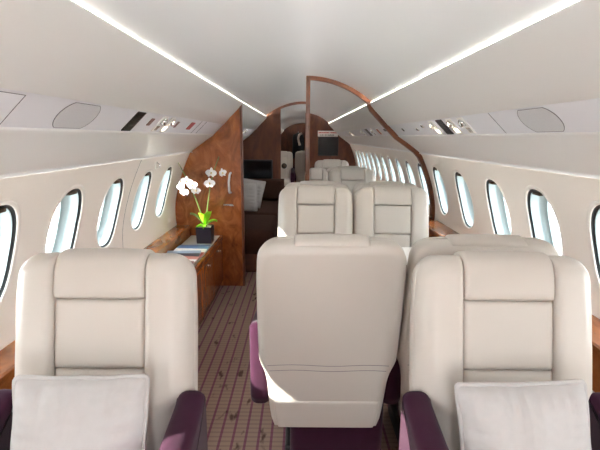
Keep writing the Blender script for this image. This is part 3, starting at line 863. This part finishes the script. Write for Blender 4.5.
def reading_light(s, y, label, lit):
    r = fitting('reading_light', s, y, .5, label, 'lamp', 'reading lamps in the service strips')
    MB().box(-.036, .036, -.052, .052, -.002, .004, bev=.002).build('plate', M['white'], r)
    mt = Matrix.Translation((0, -.022, .003)) @ Matrix.Rotation(math.radians(25), 4, 'X')
    MB().lathe([(.021, -.008), (.021, .012), (.018, .016), (.013, .016), (.012, .010)], 20, mt).build('barrel', M['steel'], r, True)
    mt2 = Matrix.Translation((0, -.022, .003)) @ Matrix.Rotation(math.radians(25), 4, 'X') @ Matrix.Translation((0, 0, .010))
    MB().lathe([(.0125, 0), (.011, .004), (.004, .0055)], 16, mt2).build('lens', M['lampglow'] if lit else M['lens'], r, True)
    mb = MB(); mb.box(-.022, .022, .012, .042, .003, .0055, bev=.001)
    mb.build('reflector', M['lampglow'] if lit else M['steel'], r)
    if lit:
        L = bpy.data.lights.new('reading_bulb', 'SPOT'); L.energy = 2.0; L.color = (1, .85, .65); L.spot_size = math.radians(60); L.shadow_soft_size = .012
        lo = bpy.data.objects.new('bulb', L); C.objects.link(lo); lo.parent = r; lo.location = (0, -.01, .03); lo.rotation_euler = (math.radians(180+10), 0, 0)
def gasper(s, y, t, label):
    r = fitting('air_nozzle', s, y, t, label, 'air nozzle', 'small air nozzles in the service strips')
    MB().lathe([(.017, -.003), (.017, .004), (.013, .008)], 18).build('ring', M['steel'], r, True)
    MB().blob((0, 0, .006), (.010, .010, .006), 6).build('nozzle', M['dark'], r, True)
def speaker(s, y, hy, label):
    r = fitting('speaker_grille', s, y, .5, label, 'speaker', 'oval speaker grilles in the service strips')
    P = []
    for i in range(48):
        t = 2*PI*i/48; c, sn = math.cos(t), math.sin(t); P.append((hy*math.copysign(abs(c)**.8, c), max(-.052, min(.052, .066*sn))))
    MB().prism(P, lambda u, v, w: (u, v, w), -.001, .0015).build('mesh', M['grille'], r)
    Q = [(a*1.0, b*1.0, .0012) for a, b in P]
    MB().tube(Q, .0011, 6, True).build('rim', M['psu_line'], r)
def joint_rect(s, y, hy, label):
    o = MB().tube([(-hy, -.050, .0005), (hy, -.050, .0005), (hy, .050, .0005), (-hy, .050, .0005)], .0011, 6, True).build('hatch_outline', M['psu_line'])
    o.matrix_world = strip_mtx(s, y, .5); tag(o, label, 'hatch')
def line(s, y, label):
    o = MB().tube([(0, -.056, .0005), (0, .056, .0005)], .0011, 6).build('trim_joint', M['psu_line']); o.matrix_world = strip_mtx(s, y, .5); tag(o, label, 'joint', kind='structure')

def yl(px): return (430*.70/(299.5-px)-.012)/.98
def yr_(px): return (430*.79/(px-299.5)-.012)/.98
joint_rect(-1, .95, .13, 'square hatch outline in the left service strip nearest the viewer')
speaker(-1, yl(81), .115, 'rounded speaker grille in the left service strip')
air_slot(-1, yl(135), .045, 'long dark air slot in the left service strip')
plate('call_marker', -1, yl(150.5), .020, M['rust'], 'small brown square marker left of the left reading lamps', 'marker', .022, .45)
reading_light(-1, yl(160.5), 'unlit reading lamp in the left service strip next to the brown marker', False)
reading_light(-1, yl(168), 'lit reading lamp in the left service strip', True)
plate('call_marker', -1, yl(176), .018, M['rust'], 'small brown marker right after the lit left lamp', 'marker', .022, .45)
plate('warning_light', -1, yl(190), .045, M['red'], 'red oblong warning plate in the left service strip', 'warning plate', .03, .45)
line(-1, yl(196.5), 'fine joint after the red plate in the left service strip'); line(-1, yl(201), 'second fine joint by the left wood partition')
plate('call_marker', 1, yr_(401), .016, M['slot'], 'tiny dark marker nearest the wooden frame in the right strip', 'marker', .014, .5)
gasper(1, yr_(415.5), .5, 'small chrome nozzle, leftmost in the right service strip')
gasper(1, yr_(422.5), .3, 'small chrome nozzle next to the lit lamp in the right strip')
reading_light(1, yr_(433), 'brightly lit reading lamp left of the right air slot', True)
air_slot(1, yr_(441.5), .05, 'long dark air slot in the right service strip')
reading_light(1, yr_(451), 'lit reading lamp right of the right air slot', True)
reading_light(1, yr_(463), 'unlit chrome reading lamp at the end of the right group', False)
line(1, yr_(493), 'fine joint in the right service strip before the speaker')
speaker(1, yr_(534), .115, 'rounded speaker grille in the right service strip')
# beyond the wooden frame
plate('call_marker', 1, yr_(384), .05, M['slot'], 'tiny dark marker just beyond the wooden frame on the right', 'marker', .014, .4)
o = plate('warning_light', 1, yr_(377.5), .09, M['white'], 'white plate with red bar in the right strip beyond the frame', 'warning plate', .045, .5)
MB().box(-.035, .035, -.035, .035, .0025, .005).build('red_bar', M['red'], o)
reading_light(1, yr_(372), 'reading lamp beside the red bar beyond the wooden frame', False)
air_slot(1, yr_(367), .07, 'dark air slot in the right strip beyond the wooden frame')
reading_light(1, yr_(362), 'reading lamp farthest right of the group beyond the wooden frame', False)
reading_light(1, yr_(350), 'lit reading lamp far down the right strip near the bulkhead', True)
reading_light(-1, 5.4, 'lit reading lamp over the divan on the left', True)
# small coat hook on left wall
r = empty('wall_hook', (0, 0, 0)); tag(r, 'small metal hook on the left wall above the farthest windows', 'hook')
zz = 1.16; yy = 2.92
MB().box(-wx(zz)-.002, -wx(zz)+.006, yy-.03, yy+.03, zz-.035, zz+.03, bev=.003).build('plate', M['ring'], r)
MB().tube([(-wx(zz)+.004, yy, zz+.005), (-wx(zz)+.02, yy, zz-.005), (-wx(zz)+.024, yy, zz-.02), (-wx(zz)+.018, yy, zz-.028)], .004, 8).build('peg', M['steel'], r, True)

# ------------------------------------------------------------------ outside
o = MB().box(-60, 60, -60, 70, -1.85, -1.8).build('ground', M['apron']); tag(o, 'pale concrete apron outside the windows', 'ground', kind='structure')

# ------------------------------------------------------------------ light
w = bpy.data.worlds.new('sky'); bpy.context.scene.world = w; w.use_nodes = True
bg = w.node_tree.nodes['Background']; bg.inputs[0].default_value = (.91, .955, 1, 1); bg.inputs[1].default_value = 7.5
L = bpy.data.lights.new('sun', 'SUN'); L.energy = 14; L.angle = math.radians(.6); L.color = (1, .95, .88)
so = bpy.data.objects.new('sun', L); C.objects.link(so); so.rotation_euler = Vector((1, .385, -.335)).to_track_quat('-Z', 'Y').to_euler()

# ------------------------------------------------------------------ camera
cam = bpy.data.cameras.new('camera'); co = bpy.data.objects.new('camera', cam); C.objects.link(co)
cam.sensor_width = 36; cam.lens = 430/600*36; cam.clip_start = .05
pitch = math.atan(88/430)
co.matrix_world = Matrix.Translation((-.045, 0, 1.34)) @ Matrix.Rotation(PI/2-pitch, 4, 'X') @ Matrix.Rotation(math.radians(.4), 4, 'Z')
sc = bpy.context.scene; sc.camera = co
sc.view_settings.view_transform = 'Standard'; sc.view_settings.look = 'None'; sc.view_settings.gamma = 1; sc.view_settings.use_curve_mapping = False
sc.view_settings.exposure = 1.05
sc.cycles.use_denoising = True
sc.cycles.max_bounces = 12; sc.cycles.diffuse_bounces = 8; sc.cycles.transparent_max_bounces = 16
sc.cycles.sample_clamp_indirect = 8
